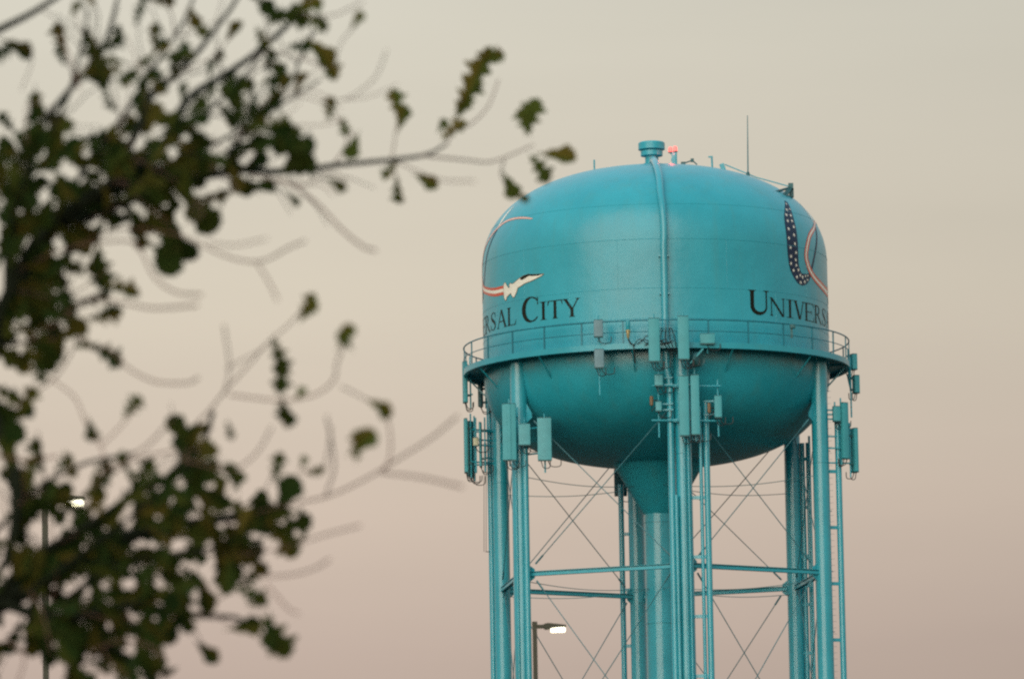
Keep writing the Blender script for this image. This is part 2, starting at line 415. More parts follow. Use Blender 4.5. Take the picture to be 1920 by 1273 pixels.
BAND = [(-16.8, 44.2, .10), (-20.5, 43.5, .30), (-22.2, 42.95, .42), (-22.8, 42.14, .44), (-22.7, 41.34, .42), (-21.9, 40.78, .38), (-19.0, 40.33, .31), (-15.2, 40.38, .24), (-12.3, 40.62, .10)]
STEM = [(-12.3, 40.62, .11), (-10, 41.19, .085), (-6.8, 42.0, .085), (-3.2, 42.75, .085), (-.2, 43.3, .08)]
TRAIL = [(22.7, 43.36, .035), (18.5, 43.48, .05), (13.4, 43.57, .06), (7.7, 43.59, .07), (2.7, 43.50, .08), (-3.5, 43.10, .10), (-11.0, 42.52, .14), (-14.7, 41.68, .18),
         (-13.9, 41.10, .18), (-10.6, 40.66, .18), (-5.5, 40.38, .19), (2.0, 40.18, .21), (9.4, 40.13, .23)]
JET = [(605, 350), (608, 255), (640, 236), (672, 290), (700, 318), (708, 300), (695, 285), (718, 262), (752, 274), (772, 270), (858, 218), (900, 200), (952, 192), (1000, 204), (1088, 214),
       (1062, 238), (985, 279), (905, 300), (872, 320), (826, 336), (806, 395), (776, 446), (752, 438), (724, 388), (700, 398), (662, 425), (650, 463), (630, 455), (614, 424)]
CANOPY = [(858, 224), (900, 200), (952, 190), (1000, 203), (1084, 212), (1040, 226), (992, 222), (960, 214), (930, 226), (884, 250), (862, 246)]
def jet_xy(p):      # metres from the tail along the shell, height
    X = [(605, 9.0), (640, 10.2), (700, 12.6), (780, 15.6), (870, 19.4), (980, 24.2), (1088, 29.96)]
    u = p[0]; k = 0
    while k < len(X) - 2 and u > X[k + 1][0]: k += 1
    a = X[k][1] + (X[k + 1][1] - X[k][1]) * (u - X[k][0]) / (X[k + 1][0] - X[k][0])
    return (a * DEG * RT, 40.62 - (p[1] - 200) * .00395 + (a - 20) * -.002)
for cen in (74.9, -68.6):
    part(ribbon(STEM, (-1, 1), cen, .006), 'emblem_stem', M_NAVY, tank)
    part(ribbon(BAND, (-1, 1), cen, .007), 'emblem_ribbon', M_NAVY, tank)
    st = MB(); c = catmull(BAND, 30)
    for i in range(1, 29):
        q = c[i]; f = (.48, -.48)[i % 2] + .1 * sin(i * 7.3)
        r, gg = rz(q.y), gz(q.y)
        a, b = c[i - 1], c[min(i + 1, 30)]; ds, dt = (b.x - a.x) * DEG * r, (b.y - a.y) * gg; l = hypot(ds, dt)
        s0, z0 = cen + q.x - dt / l * f * q.z / r / DEG, q.y + ds / l * f * q.z / gg
        R_ = .105 if q.z > .25 else .08
        vs = [skin(s0, z0, .010)]
        for k in range(10):
            rr = R_ * (1 if k % 2 == 0 else .45); an = pi * k / 5 + i
            vs.append(skin(s0 + rr * sin(an) / r / DEG, z0 + rr * cos(an) / gg, .010))
        st.add(vs, [[0, 1 + k, 1 + (k + 1) % 10] for k in range(10)])
    part(st, 'emblem_star', M_WHITE, tank)['kind'] = 'stuff'
    for j, (b0, b1, mt) in enumerate(((-1, -.36, M_RED), (-.36, .36, M_WHITE), (.36, 1, M_RED))):
        part(ribbon([(x - 2 if cen < 0 and x < -3 and 40.5 < z < 43.3 else x, z, h) for x, z, h in TRAIL], (b0, b1), cen, .012 + .0004 * j, 140), 'emblem_trail', mt, tank)
    part(ribbon([(-.6, 43.3, .05), (.1, 43.65, .12), (.4, 43.9, .15), (1.0, 44.15, .13), (1.6, 44.45, .05)], (-1, 1), cen, .008, 20), 'emblem_serif', M_WHITE, tank)
    jm = lambda x, z, o, c_=cen: skin(c_ + x / RT / DEG, z, o)
    jm2 = lambda x, z, o, c_=cen: skin(c_ + x / RT / DEG, z, .020)
    jb = part(on_shell([[jet_xy(p) for p in JET]], jm, .016), 'jet_body', M_WHITE, tank)
    part(on_shell([[jet_xy(p) for p in CANOPY]], jm, .021), 'jet_canopy', M_TEXT, tank)
    ol = MB(); pts = [jet_xy(p) for p in JET]; pts.append(pts[0])
    for a, b in zip(pts, pts[1:]):
        o_ = on_shell(stroke([a, b], [.014, .014]), jm2); ol.add(o_.v, o_.f)
    part(ol, 'jet_outline', M_BROWN, tank)

# --- balcony
bal = MB()
bal.lathe([(8.44, 36.74), (9.36, 36.74), (9.36, 36.70), (8.44, 36.70)], 180, closed=True)
bal.lathe([(9.362, 36.77), (9.40, 36.77), (9.40, 36.50), (9.362, 36.50)], 180, closed=True)
bal.lathe([(9.22, 36.53), (9.36, 36.53), (9.36, 36.50), (9.22, 36.50)], 180, closed=True)
balcony = part(bal, 'balcony', M_STEEL, tower)
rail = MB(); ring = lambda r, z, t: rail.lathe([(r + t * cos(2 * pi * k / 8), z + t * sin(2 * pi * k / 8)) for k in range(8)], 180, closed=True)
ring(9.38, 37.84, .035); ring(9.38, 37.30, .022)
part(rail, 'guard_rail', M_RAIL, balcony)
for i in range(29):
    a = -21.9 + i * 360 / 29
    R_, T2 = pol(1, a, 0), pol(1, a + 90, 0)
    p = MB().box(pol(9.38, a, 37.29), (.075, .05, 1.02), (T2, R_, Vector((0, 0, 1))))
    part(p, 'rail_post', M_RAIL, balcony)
for i in range(24):
    a = -52 + i * 15
    if i % 2 == 0: continue
    b = MB(); b.beam(pol(9.25, a, 36.50), pol(rz(35.6) - .02, a, 35.55), .05, .07, pol(1, a, 0)); b.beam(pol(8.40, a, 36.60), pol(9.22, a, 36.60), .07, .16)
    part(b, 'balcony_bracket', M_STEEL, tower)

# --- legs, rings of struts, rods
RL, LEG = 8.40, [8, 68, 128, 188, 248, 308]
ZR = [26.35, 16.2, 6.0]
for a in LEG:
    b = MB(); b.tube([pol(RL, a, .3), pol(RL, a, 36.68)], .40, 40)
    for z in (31.6, 21.0, 11.0): b.lathe([(.402, z - .02), (.418, z - .01), (.418, z + .01), (.402, z + .02)], 40, pol(RL, a, 0), closed=True)
    b.tube([pol(RL, a, .02), pol(RL, a, .3)], .62, 32)
    leg = part(b, 'leg', M_LEG, tower)
    for s_ in (-1, 1):          # gusset plates that hold rods and struts
        d = (pol(RL, a + 60 * s_, 0) - pol(RL, a, 0)).normalized(); side = d.cross(Vector((0, 0, 1)))
        for z, h in [(34.05, .5)] + [(z_, .42) for z_ in ZR]:
            P = pol(RL, a, z) + d * .38; gs = MB(); vs = []
            for o in (-.012, .012):
                vs += [P + side * o + Vector((0, 0, h)), P + side * o - Vector((0, 0, h)), P + side * o + d * .30 - Vector((0, 0, h * .5)), P + side * o + d * .30 + Vector((0, 0, h * .5 if h < .5 else -.05))]
            gs.add(vs, [[0, 1, 2, 3], [7, 6, 5, 4]] + [[k, (k + 1) % 4, 4 + (k + 1) % 4, 4 + k] for k in range(4)])
            part(gs, 'gusset', M_STEEL, leg)
    part(MB().tube([pol(RL, a, -.3), pol(RL, a, .018)], 1.0, 32), 'footing', M_CONC, leg)
    # struts and rods to the next leg
    A, B = pol(RL, a, 0), pol(RL, a + 60, 0); d = (B - A).normalized(); side = d.cross(Vector((0, 0, 1)))
    for z in ZR:
        Z = Vector((0, 0, z)); s0, s1 = A + d * .40 + Z, B - d * .40 + Z
        sb = MB(); sb.beam(s0 + Vector((0, 0, .09)), s1 + Vector((0, 0, .09)), .26, .02)
        for o in (-.11, .11): sb.beam(s0 + side * o - Vector((0, 0, .055)), s1 + side * o - Vector((0, 0, .055)), .02, .13)
        sb.beam(s0 + Vector((0, 0, .0)), s1 + Vector((0, 0, .0)), .05, .16)
        part(sb, 'strut', M_STEEL, tower)
    lv = [34.0] + ZR + [.6]
    for z1, z0 in zip(lv, lv[1:]):
        for k, (P, Q) in enumerate(((A, B), (B, A))):
            dd = (Q - P).normalized()
            o = side * (.05 if k else -.05)
            p1 = P + dd * .75 + Vector((0, 0, z1 - .35)) + o; p0 = Q - dd * .75 + Vector((0, 0, z0 + .45)) + o
            rd = MB().tube([p1, p0], .022, 6); t = (p0 - p1).normalized()
            rd.tube([p1, p1 + t * .55], .045, 6); rd.tube([p0, p0 - t * .55], .045, 6)
            part(rd, 'brace_rod', M_ROD, tower)
    # stay rods from the leg to the riser
    for z in (31.0, 26.0, 16.0):
        p0, p1 = pol(RL - .4, a, z), pol(.74, a, z - .05); n = 14
        st = MB().tube([p0.lerp(p1, k / n) - Vector((0, 0, .22 * sin(pi * k / n))) for k in range(n + 1)], .018, 6)
        part(st, 'stay_rod', M_ROD, tower)

# --- riser with its cone
rs = MB().lathe([(2.75, 32.62), (2.52, 32.55), (.86, 29.72), (.76, 29.60), (.76, 29.56)], 64)
part(rs, 'riser_cone', M_TANK, tower)
rs = MB().lathe([(.755, 0.02), (.755, 29.62)], 64)
for z in (29.2, 24.3, 18.5, 12.5, 6.5): rs.lathe([(.757, z - .03), (.785, z - .02), (.785, z + .02), (.757, z + .03)], 64, closed=True)
part(rs, 'riser_pipe', M_LEG, tower)

# --- overflow pipe down the front of the tank, past the balcony and along the front leg
pp = [(0.9, 46.62), (2.54, 45.06), (2.62, 44.09), (3.05, 43.21), (3.24, 42.14), (3.05, 41.5)]
path = [skin(a, min(z, ZW + HD - .02), .19) for a, z in catmull([(a, z, 0) for a, z in pp], 30) and [(q.x, q.y) for q in catmull([(a, z, 0) for a, z in pp], 30)]]
path = [pol(.55, 0.5, 46.70)] + [p for p in path if hypot(p.x, p.y) > .7]
path += [pol(RT + .19, 3.05, 40.0), pol(RT + .19, 3.0, 37.0), pol(RT + .25, 3.2, 35.6), pol(8.62, 4.05, 34.8), pol(8.62, 4.05, 31), pol(8.62, 4.05, .5)]
ov = MB().tube(path, .165, 20)
for z in (41, 39.2, 37.6): ov.box(pol(RT + .09, 3.05, z), (.5, .2, .06))
part(ov, 'overflow_pipe', M_LEG, tower)

# --- conduits strapped along the legs
def conduit(a, tang, rad, r, z0, z1, strap=2.8, mat_=M_LEG, name='conduit'):
    """tang / rad: metres beside and outward from the leg centre"""
    base = pol(RL, a, 0); R_, T2 = pol(1, a, 0), pol(1, a + 90, 0); P = base + R_ * rad + T2 * tang
    b = MB().tube([P + Vector((0, 0, z0)), P + Vector((0, 0, z1))], r, 14)
    z = z0 + 1.2
    if strap:
        while z < z1 - .3:
            v = (base - P); dist = v.length; v.normalize()
            b.beam(P + v * r * .9 + Vector((0, 0, z)), P + v * max(dist - .39, r * .95) + Vector((0, 0, z)), .08, .16); z += strap
    return part(b, name, mat_, tower)
conduit(8, .80, .25, .085, .3, 33.8, 2.8); conduit(8, 1.08, .28, .15, .3, 34.0, 2.8)
conduit(8, -.42, .40, .09, .3, 29.6, 0); conduit(8, -.02, .45, .05, .3, 34.8, 0); conduit(8, .17, .46, .05, .3, 35, 0)
conduit(308, .60, .12, .15, .3, 33.5, 0); conduit(308, .22, .40, .045, .3, 33.5, 0)
conduit(248, -.15, .60, .15, .3, 36.0, 2.3); conduit(248, -.30, .40, .06, .3, 33.0, 0)
conduit(68, .60, .68, .15, .3, 34.0, 2.7); conduit(68, .40, .18, .05, .3, 36, 0)
conduit(128, -.45, .28, .12, .3, 33.5, 0); conduit(128, -.72, .40, .10, .3, 33.5, 2.4); conduit(128, -.98, .30, .06, .3, 33.8, 0)
conduit(188, .72, .25, .14, .3, 32.0, 2.8)
hk = MB(); hp = [at(911.5, 830, 3.0), at(911.5, 1034, 3.0), at(907.5, 1034, 3.0), at(907.5, 830, 3.0)]; hk.tube([at(911, 1034, 3.0), at(918, 1034, 3.3)], .02, 6)
hk.tube(hp, .013, 6); part(hk, 'hanging_cable', M_CABLE, tower)

# --- ladder up one leg to the balcony
ld = MB(); base = pol(RL, 68, 0); R_, T2 = pol(1, 68, 0), pol(1, 158, 0)
P = base + R_ * .30 + T2 * .50
for s_ in (-.12, .12): ld.beam(P + R_ * s_ + Vector((0, 0, 2.5)), P + R_ * s_ + Vector((0, 0, 36.7)), .05, .02)
z = 2.7
while z < 36.6:
    ld.tube([P + R_ * -.11 + Vector((0, 0, z)), P + R_ * .11 + Vector((0, 0, z))], .006, 5, False); z += .30
for k in range(12): ld.beam(P - T2 * .16 + Vector((0, 0, 3.2 + k * 2.9)), P + Vector((0, 0, 3.2 + k * 2.9)), .05, .03)
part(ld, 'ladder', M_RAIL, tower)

# --- roof fittings that belong to the tower
ZT = ZW + HD
part(MB().lathe([(.33, ZT - .05), (.33, ZT + .22), (.42, ZT + .23), (.42, ZT + .28), (.33, ZT + .29), (.33, ZT + .62), (.54, ZT + .66), (.54, ZT + .90), (.44, ZT + .92), (.65, ZT + .97), (.65, ZT + 1.28), (.60, ZT + 1.33), (0, ZT + 1.36)], 40, (-.02, 0, 0)), 'roof_vent', M_STEEL, tower)
def up_rod(u, v0, v1, y, r, m_, name='roof_rod'):
    a, b = at(u, v1, y), at(u, v0, y); b.x = a.x
    return part(MB().tube([a, b], r, 8), name, m_, tower)
up_rod(1114.5, 300, 322, -.3, .04, M_STEEL)
r_ = MB(); a = at(1335.5, 314, -.3); b = at(1334.5, 293, -.3); r_.tube([a, b], .045, 8); r_.box(b + Vector((-.06, 0, -.04)), (.22, .08, .07)); part(r_, 'roof_rod', M_STEEL, tower)
hz_ = MB(); hz_.tube([at(1281, 307, -.3), at(1298, 301, -.3), at(1307, 309, -.3)], .035, 7); hz_.box(at(1281, 306.5, -.3), (.22, .2, .12)); hz_.box(at(1298, 301, -.3), (.16, .16, .16)); part(hz_, 'roof_hatch_arm', M_BACK, tower)
rg = MB(); a = at(1355, 314, -.6); rg.box(a, (.22, .25, .34), (Vector((.94, 0, .34)), Vector((0, 1, 0)), Vector((-.34, 0, .94)))); b = at(1480, 350, -.8)
rg.tube([a + Vector((.1, 0, .14)), a.lerp(b, .5) + Vector((0, 0, -.02)), b], .028, 6)
part(rg, 'safety_cable', M_STEEL, tower)
dv = MB(); tp = at(1482, 352, -2.2)
dv.tube([at(1447, 362, -3.9), tp], .06, 8); dv.tube([at(1458, 377, -3.9), tp], .07, 8); dv.tube([at(1466, 378, -3.6), tp + Vector((.08, 0, 0))], .06, 8)
dv.box(tp + Vector((.02, 0, .02)), (.24, .3, .36)); dv.box(at(1484, 362, -2.2), (.22, .3, .42)); dv.box(at(1447, 362.5, -3.9), (.22, .2, .12)); dv.box(at(1462, 378, -3.9), (.34, .3, .10))
part(dv, 'rigging_davit', M_BACK, tower)

# ------------------------------------------------------------------ aviation light
def cable_loop(mb, p, drop, side, r=.022):
    mb.tube(catmull([p, p + Vector((side * .15, 0, -drop)), p + Vector((side * .55, .1, -drop * .9)), p + Vector((side * .6, .15, .1))], 14), r, 6)
zt = at(1264, 310, -.4)
bc = thing('aviation_beacon', 'small twin red obstruction light glowing on the tank roof beside the vent', 'warning light', zt)
b = MB(); b.box(zt + Vector((.02, 0, .30)), (.26, .2, .64), bev=.03); b.tube([zt + Vector((-.17, 0, .56)), zt + Vector((.12, 0, .6))], .035, 8); b.box(zt + Vector((-.1, 0, .28)), (.08, .1, .1)); part(b, 'post', M_STEEL, bc)
for p in (at(1257, 281, -.4), at(1266, 279.5, -.4)):
    part(MB().lathe([(.04, -.12), (.10, -.10), (.10, .02), (.085, .09), (.04, .13), (0, .14)], 16, p), 'red_lamp', M_REDLAMP, bc)
    part(MB().lathe([(.11, -.16), (.11, -.115), (.05, -.115)], 16, p), 'lamp_socket', M_BACK, bc)

rl_ = bpy.data.lights.new('beacon_light', 'POINT'); rl_.energy = 9; rl_.color = (1, .10, .08); rl_.shadow_soft_size = .12
ro = bpy.data.objects.new('beacon_light', rl_); COL.objects.link(ro); ro.parent = bc; ro.location = at(1261, 284, -.75) - zt

wb = at(1402.5, 330, -1.0); wt = at(1401.5, 217, -1.0)
wh = thing('whip_antenna', 'tall thin whip antenna standing alone on the right shoulder of the tank roof', 'antenna', wb)
part(MB().tube([wb, wb.lerp(wt, .5), wt], [.035, .028, .018], 8), 'mast', M_ROD, wh)
part(MB().lathe([(.09, -.12), (.09, .12), (.05, .2)], 12, wb), 'base', M_BACK, wh)

# ------------------------------------------------------------------ antennas and radios
ZUP = Vector((0, 0, 1))
def mount_axes(deg): a = radians(deg); return Vector((cos(a), sin(a), 0)), Vector((-sin(a), cos(a), 0))    # deg 0: face looks at -y
def panel(name, cat, group, label, u0, v0, u1, v1, y, th=.18, deg=0.0, wid=None, m_=M_ANT, to=None, cables=2, pipe=(0.25, 0.25), ridge=False, parts_mat=M_BACK, side=1):
    a, b = at(u0, v0, y), at(u1, v1, y); c = (a + b) / 2; wd = wid or abs(b.x - a.x); h = abs(a.z - b.z)
    X, Y = mount_axes(deg)
    t = thing(name, label, cat, c - ZUP * h / 2, group)
    body = MB().box(c, (wd, th, h - .04), (X, Y, ZUP), bev=.035)
    if ridge: body.box(c - Y * (th / 2), (wd * .28, .06, h - .08), (X, Y, ZUP), bev=.02)
    part(body, 'radome' if 'antenna' in name else 'housing', m_, t)
    for s_, hh in ((-1, .05), (1, .03)): part(MB().box(c + ZUP * s_ * (h / 2 - .005), (wd * .96, th * .9, hh), (X, Y, ZUP)), 'end_cap', parts_mat, t)
    pp_ = c + Y * (th / 2 + .16)
    pi_ = MB().tube([pp_ - ZUP * (h / 2 + pipe[1]), pp_ + ZUP * (h / 2 + pipe[0])], .04, 10); part(pi_, 'mounting_pipe', M_STEEL, t)
    for f in (-.32, .32):
        part(MB().box(c + Y * (th / 2 + .09) + ZUP * h * f, (.13, .20, .10), (X, Y, ZUP)), 'bracket', parts_mat, t)
    if to is not None:
        for f in (-.3, .3):
            q = pp_ + ZUP * h * f; part(MB().beam(q, Vector((to[0], to[1], q.z + (to[2] if len(to) > 2 else 0))), .07, .07), 'mount_arm', M_STEEL, t)
    for k in range(cables):
        p = c + X * wd * (.25 - .5 * k / max(1, cables - 1) if cables > 1 else 0) - ZUP * h / 2 + Y * .02
        cb = MB().tube([p + ZUP * .02, p - ZUP * .09], .025, 7); cable_loop(cb, p - ZUP * .06, .22 + .06 * k, side * (1 if k % 2 == 0 else .7)); part(cb, 'cable', M_CABLE, t)
    return t
PA, RR = 'panel antennas on the tower', 'radio boxes on the tower'
fl, fr_, bl, ff, bb = (pol(RL, a, 0) for a in (308, 68, 248, 8, 188))
rim = lambda x: (x, -sqrt(max(0, 9.40 ** 2 - x * x)))
panel('panel_antenna', 'antenna', PA, 'turquoise panel antenna on the balcony front, just left of the overflow pipe', 1215, 597, 1238, 678, -9.85, to=(-.1, -9.42), cables=3)
panel('panel_antenna', 'antenna', PA, 'turquoise panel antenna on the balcony front, just right of the overflow pipe', 1270, 593, 1293, 674, -9.85, to=(1.35, -9.34), cables=3)
panel('panel_antenna', 'antenna', PA, 'small grey lilac antenna box at rail height on the balcony front', 1113, 600, 1131, 632, -9.2, m_=M_ANTG, to=(-2.75, -9.0), cables=1, th=.25)
panel('panel_antenna', 'antenna', PA, 'small grey lilac antenna box hanging under the balcony edge on a long pipe', 1114, 655, 1133, 690, -9.2, m_=M_ANTG, to=(-2.6, -9.0, .45), cables=2, th=.25, pipe=(.6, 1.25))
panel('panel_antenna', 'antenna', PA, 'left one of the two tall touching panel antennas on the front leg', 1272, 705, 1293.2, 817, -9.3, to=(1.05, -8.7), cables=2, pipe=(.1, .3))
panel('panel_antenna', 'antenna', PA, 'right one of the two tall touching panel antennas on the front leg', 1294.2, 703, 1313, 815, -9.3, to=(1.45, -8.7), cables=2, pipe=(.55, .3))
panel('panel_antenna', 'antenna', PA, 'tall ridged panel antenna on the front left leg, below the balcony', 941, 757, 969, 863, -6.35, ridge=True, to=(fl.x, fl.y - .3), cables=3)
panel('panel_antenna', 'antenna', PA, 'shorter wide panel antenna standing clear right of the front left leg', 1007, 783, 1035, 863, -6.1, to=(fl.x + .4, fl.y), cables=2, m_=M_ANTL, pipe=(.2, .55))
panel('remote_radio', 'radio box', RR, 'pale green radio box between the two panel antennas of the front left leg', 972, 795, 995, 835, -6.2, th=.35, m_=M_ANTL, to=(fl.x + .2, fl.y - .2), pipe=(.35, .1), cables=2)
panel('panel_antenna', 'antenna', PA, 'edge-on panel antenna hanging outside the left end of the balcony', 868, 678, 876, 755, .2, deg=-78, wid=.42, th=.20, to=(-9.0, .2), cables=3, side=.6)
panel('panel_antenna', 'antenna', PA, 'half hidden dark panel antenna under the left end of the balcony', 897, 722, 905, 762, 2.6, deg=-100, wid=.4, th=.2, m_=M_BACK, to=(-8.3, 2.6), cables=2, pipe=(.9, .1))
panel('panel_antenna', 'antenna', PA, 'outermost edge-on panel antenna of the cluster left of the back left leg', 870, 785, 877, 886, 2.4, deg=-84, wid=.45, th=.17, to=(bl.x - .2, bl.y), cables=3, side=.6)
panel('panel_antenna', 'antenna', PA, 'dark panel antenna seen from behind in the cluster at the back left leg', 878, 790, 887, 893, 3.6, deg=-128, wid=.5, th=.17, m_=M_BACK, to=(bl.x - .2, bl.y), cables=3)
panel('panel_antenna', 'antenna', PA, 'slim edge-on antenna of the cluster closest to the back left leg', 898, 792, 904, 875, 2.5, deg=-95, wid=.35, th=.12, to=(bl.x - .2, bl.y), cables=2)
panel('remote_radio', 'radio box', RR, 'little cream radio box in the middle of the cluster at the back left leg', 887, 820, 897, 836, 2.2, th=.15, m_=mat('cream_plastic', (.55, .55, .38), var=.08), cables=1, to=(bl.x - .2, bl.y), pipe=(1.0, 1.3))
panel('panel_antenna', 'antenna', PA, 'long panel antenna beside the front right leg with a radio box next to it', 1575, 755, 1593, 860, -3.2, deg=38, wid=.36, th=.22, to=(fr_.x + .3, fr_.y), cables=2, side=-.6)
panel('panel_antenna', 'antenna', PA, 'lower outer panel antenna right of the front right leg, its back turned', 1594, 803, 1611, 885, -2.6, deg=120, wid=.42, th=.2, to=(fr_.x + .3, fr_.y), cables=2, side=-.6)
panel('remote_radio', 'radio box', RR, 'turquoise radio box between the front right leg and its long panel antenna', 1561, 762, 1576, 790, -3.3, th=.25, deg=15, to=(fr_.x + .2, fr_.y), cables=2)
panel('panel_antenna', 'antenna', PA, 'small antenna box outside the right end of the balcony, upper of two', 1594, 664, 1607, 693, .6, deg=115, wid=.36, th=.26, to=(9.36, .6), cables=2, side=-.5)
panel('panel_antenna', 'antenna', PA, 'small antenna box right of the balcony, lower of two, on a long pipe', 1598, 704, 1612, 737, .6, deg=115, wid=.36, th=.26, to=(9.30, .6, .75), cables=2, side=-.5, pipe=(.9, 1.2))
panel('panel_antenna', 'antenna', PA, 'panel antenna on the back leg, darkened for shade, beside the riser cone', 1151, 880, 1176, 929, 9.0, th=.2, m_=M_BACK, to=(bb.x, bb.y + .35), cables=1)  # dark bracket material here stands in for shade on the panel
panel('remote_radio', 'radio box', RR, 'pale radio box at the left end of the front leg arm, upper of two', 1227, 703, 1243, 724, -9.0, th=.3, m_=M_ANTL, to=(.75, -8.8), cables=2)
panel('remote_radio', 'radio box', RR, 'small turquoise radio box at the left end of the front leg arm, lower of two', 1229, 753, 1241, 771, -9.0, th=.25, m_=M_ANTL, to=(.75, -8.8), cables=1, pipe=(1.2, 1.2))
panel('remote_radio', 'radio box', RR, 'tall turquoise radio box at the right end of the front leg arm', 1339, 742, 1354, 783, -9.0, th=.3, to=(2.2, -8.6), cables=2, pipe=(.8, .85))
panel('remote_radio', 'radio box', RR, 'flat turquoise box on the balcony front right of the panel antennas', 1312, 626, 1341, 645, -9.1, th=.3, to=(2.4, -8.9), cables=1, pipe=(.05, .4))
def canister(label, u0, v0, u1, v1, y, to):
    a, b = at(u0, v0, y), at(u1, v1, y); c = (a + b) / 2; h = a.z - b.z; r = (b.x - a.x) / 2
    t = thing('amplifier_canister', label, 'amplifier', c - ZUP * h / 2, 'brown amplifier canisters')
    part(MB().lathe([(.02, -h / 2), (r, -h / 2 + .04), (r, h / 2 - .04), (.02, h / 2)], 16, c), 'body', M_BROWN, t)
    cb = MB().tube([c - ZUP * h / 2, c - ZUP * (h / 2 + .25), Vector(to) - ZUP * .1], .02, 6); cb.beam(c, Vector(to), .04, .04); part(cb, 'cable', M_CABLE, t)
canister('brown canister left of the overflow pipe below the balcony', 1218, 742, 1225, 761, -9.05, at(1234, 750, -8.9))
canister('brown canister right of the front leg beside a tall radio box', 1326, 755, 1333, 775, -9.05, at(1340, 765, -8.9))
# cross arms on the front leg
for v in (723, 788):
    am = MB().tube([at(1222, v, -8.84), at(1352, v + 1, -8.84)], .045, 10); am.box(at(1280, v, -8.80), (.9, .12, .14)); part(am, 'antenna_arm', M_STEEL, tower)
# round dark dish and its brace
dp = at(1310, 674, -9.3); di = thing('dish_antenna', 'small dark drum dish tucked behind the right panel antenna under the balcony', 'antenna', dp)
part(MB().tube([dp + Vector((-.16, .25, 0)), dp + Vector((0, 0, 0)), dp + Vector((.04, -.03, 0))], [.34, .36, .30], 24), 'drum', M_BACK, di)
part(MB().beam(at(1294, 681, -9.5), at(1318, 654, -9.4), .12, .08), 'brace', M_ANT, di)
# horn with brass body on the rail
hp = at(1178, 640, -9.45); hn = thing('rail_siren', 'small upright horn with a brass middle standing on the balcony front rail', 'horn', hp)
part(MB().lathe([(.08, .55), (.10, .6), (.10, .98), (.05, 1.0)], 16, hp), 'cap', M_STEEL, hn)
part(MB().lathe([(.03, .12), (.07, .2), (.10, .42), (.12, .54), (.05, .55)], 16, hp), 'brass_body', M_BRASS, hn)
cb = MB().tube([hp + Vector((0, 0, .12)), hp + Vector((.1, 0, -.1)), hp + Vector((.25, .1, -.15)), hp + Vector((.30, .3, -1.0))], .04, 8); part(cb, 'stand', M_CABLE, hn)
# cable runs on the balcony front
cb = MB()
for k in range(5):
    p = at(1188 + 7 * k, 648 - 3 * (k % 3), -9.43); cb.tube(catmull([p, p + Vector((.3, -.05, .3 - .1 * (k % 2))), p + Vector((.7, -.05, .05)), p + Vector((1.2, 0, .12))], 12), .022, 6)
for k in range(4):
    p = at(1244 + 5 * k, 615, -9.42); cb.tube(catmull([p, p + Vector((-.15 + .1 * k, -.04, -.5)), p + Vector((.2, -.04, -1.0)), p + Vector((.3, .05, -1.4))], 12), .022, 6)
part(cb, 'cable_run', M_CABLE, tower)
fp = at(1486, 612, -6.85); fd = thing('floodlight', 'small dark floodlight clamped to the balcony rail below the right hand writing', 'floodlight', fp)
part(MB().box(fp, (.26, .2, .2), bev=.04), 'lamp_housing', M_BACK, fd); part(MB().box(fp + Vector((-.05, .05, -.3)), (.1, .1, .5)), 'bracket', M_BACK, fd)
eb = at(1571 - 30, 655, -6.3)

# ------------------------------------------------------------------ street lamps
def street_lamp(label, u, v, d, w_px):
    y = -DIST + d; k = d / FPX; top = at(u, v, y); base = Vector((top.x, y, 0)); h = top.z
    t = thing('street_lamp', label, 'street lamp', base, 'parking lot lamps')
    s = .095
    b = MB().box(base + ZUP * (h / 2), (s, s, h - .04)); b.box(base + ZUP * .3, (.28, .28, .6), bev=.03)
    part(b, 'pole', M_BRONZE, t)
    part(MB().box(base + ZUP * (h + .0), (s + .015, s + .015, .09)), 'pole_cap', M_BRONZE, t)
    part(MB().box(base + ZUP * (h - .06) + Vector((.13, 0, 0)), (.17, .07, .08)), 'arm', M_BRONZE, t)
    hd = MB(); x0, x1 = .20, .66; z0 = h - .06
    pr = [(x0, -.06), (x0, .05), (x0 + .09, .065), (x1, .02), (x1, -.015), (x0 + .12, -.055)]
    vs = [base + Vector((x, yy, z0 + z)) for yy in (-.14, .14) for x, z in pr]; n = len(pr)
    hd.add(vs, [list(range(n)), list(range(n, 2 * n))[::-1]] + [[i, (i + 1) % n, n + (i + 1) % n, n + i] for i in range(n)])
    head = part(hd, 'lamp_head', M_BRONZE, t, sharp=20)
    pl_ = bpy.data.lights.new('lamp_light', 'POINT'); pl_.energy = 7; pl_.color = (1, .9, .55); pl_.shadow_soft_size = .08
    po = bpy.data.objects.new('lamp_light', pl_); COL.objects.link(po); po.parent = t; po.location = Vector((.45, -.05, z0 - .2))
    ln = MB().box(base + Vector((.49, 0, z0 - .075)), (.31, .26, .085), bev=.02); part(ln, 'lens', M_LENS, head)
street_lamp('lit street lamp beside the front left tower leg', 1002.5, 1169, 120.0, 8)
street_lamp('lit street lamp half hidden behind the leaves at lower left', 84, 929, 94.0, 10)

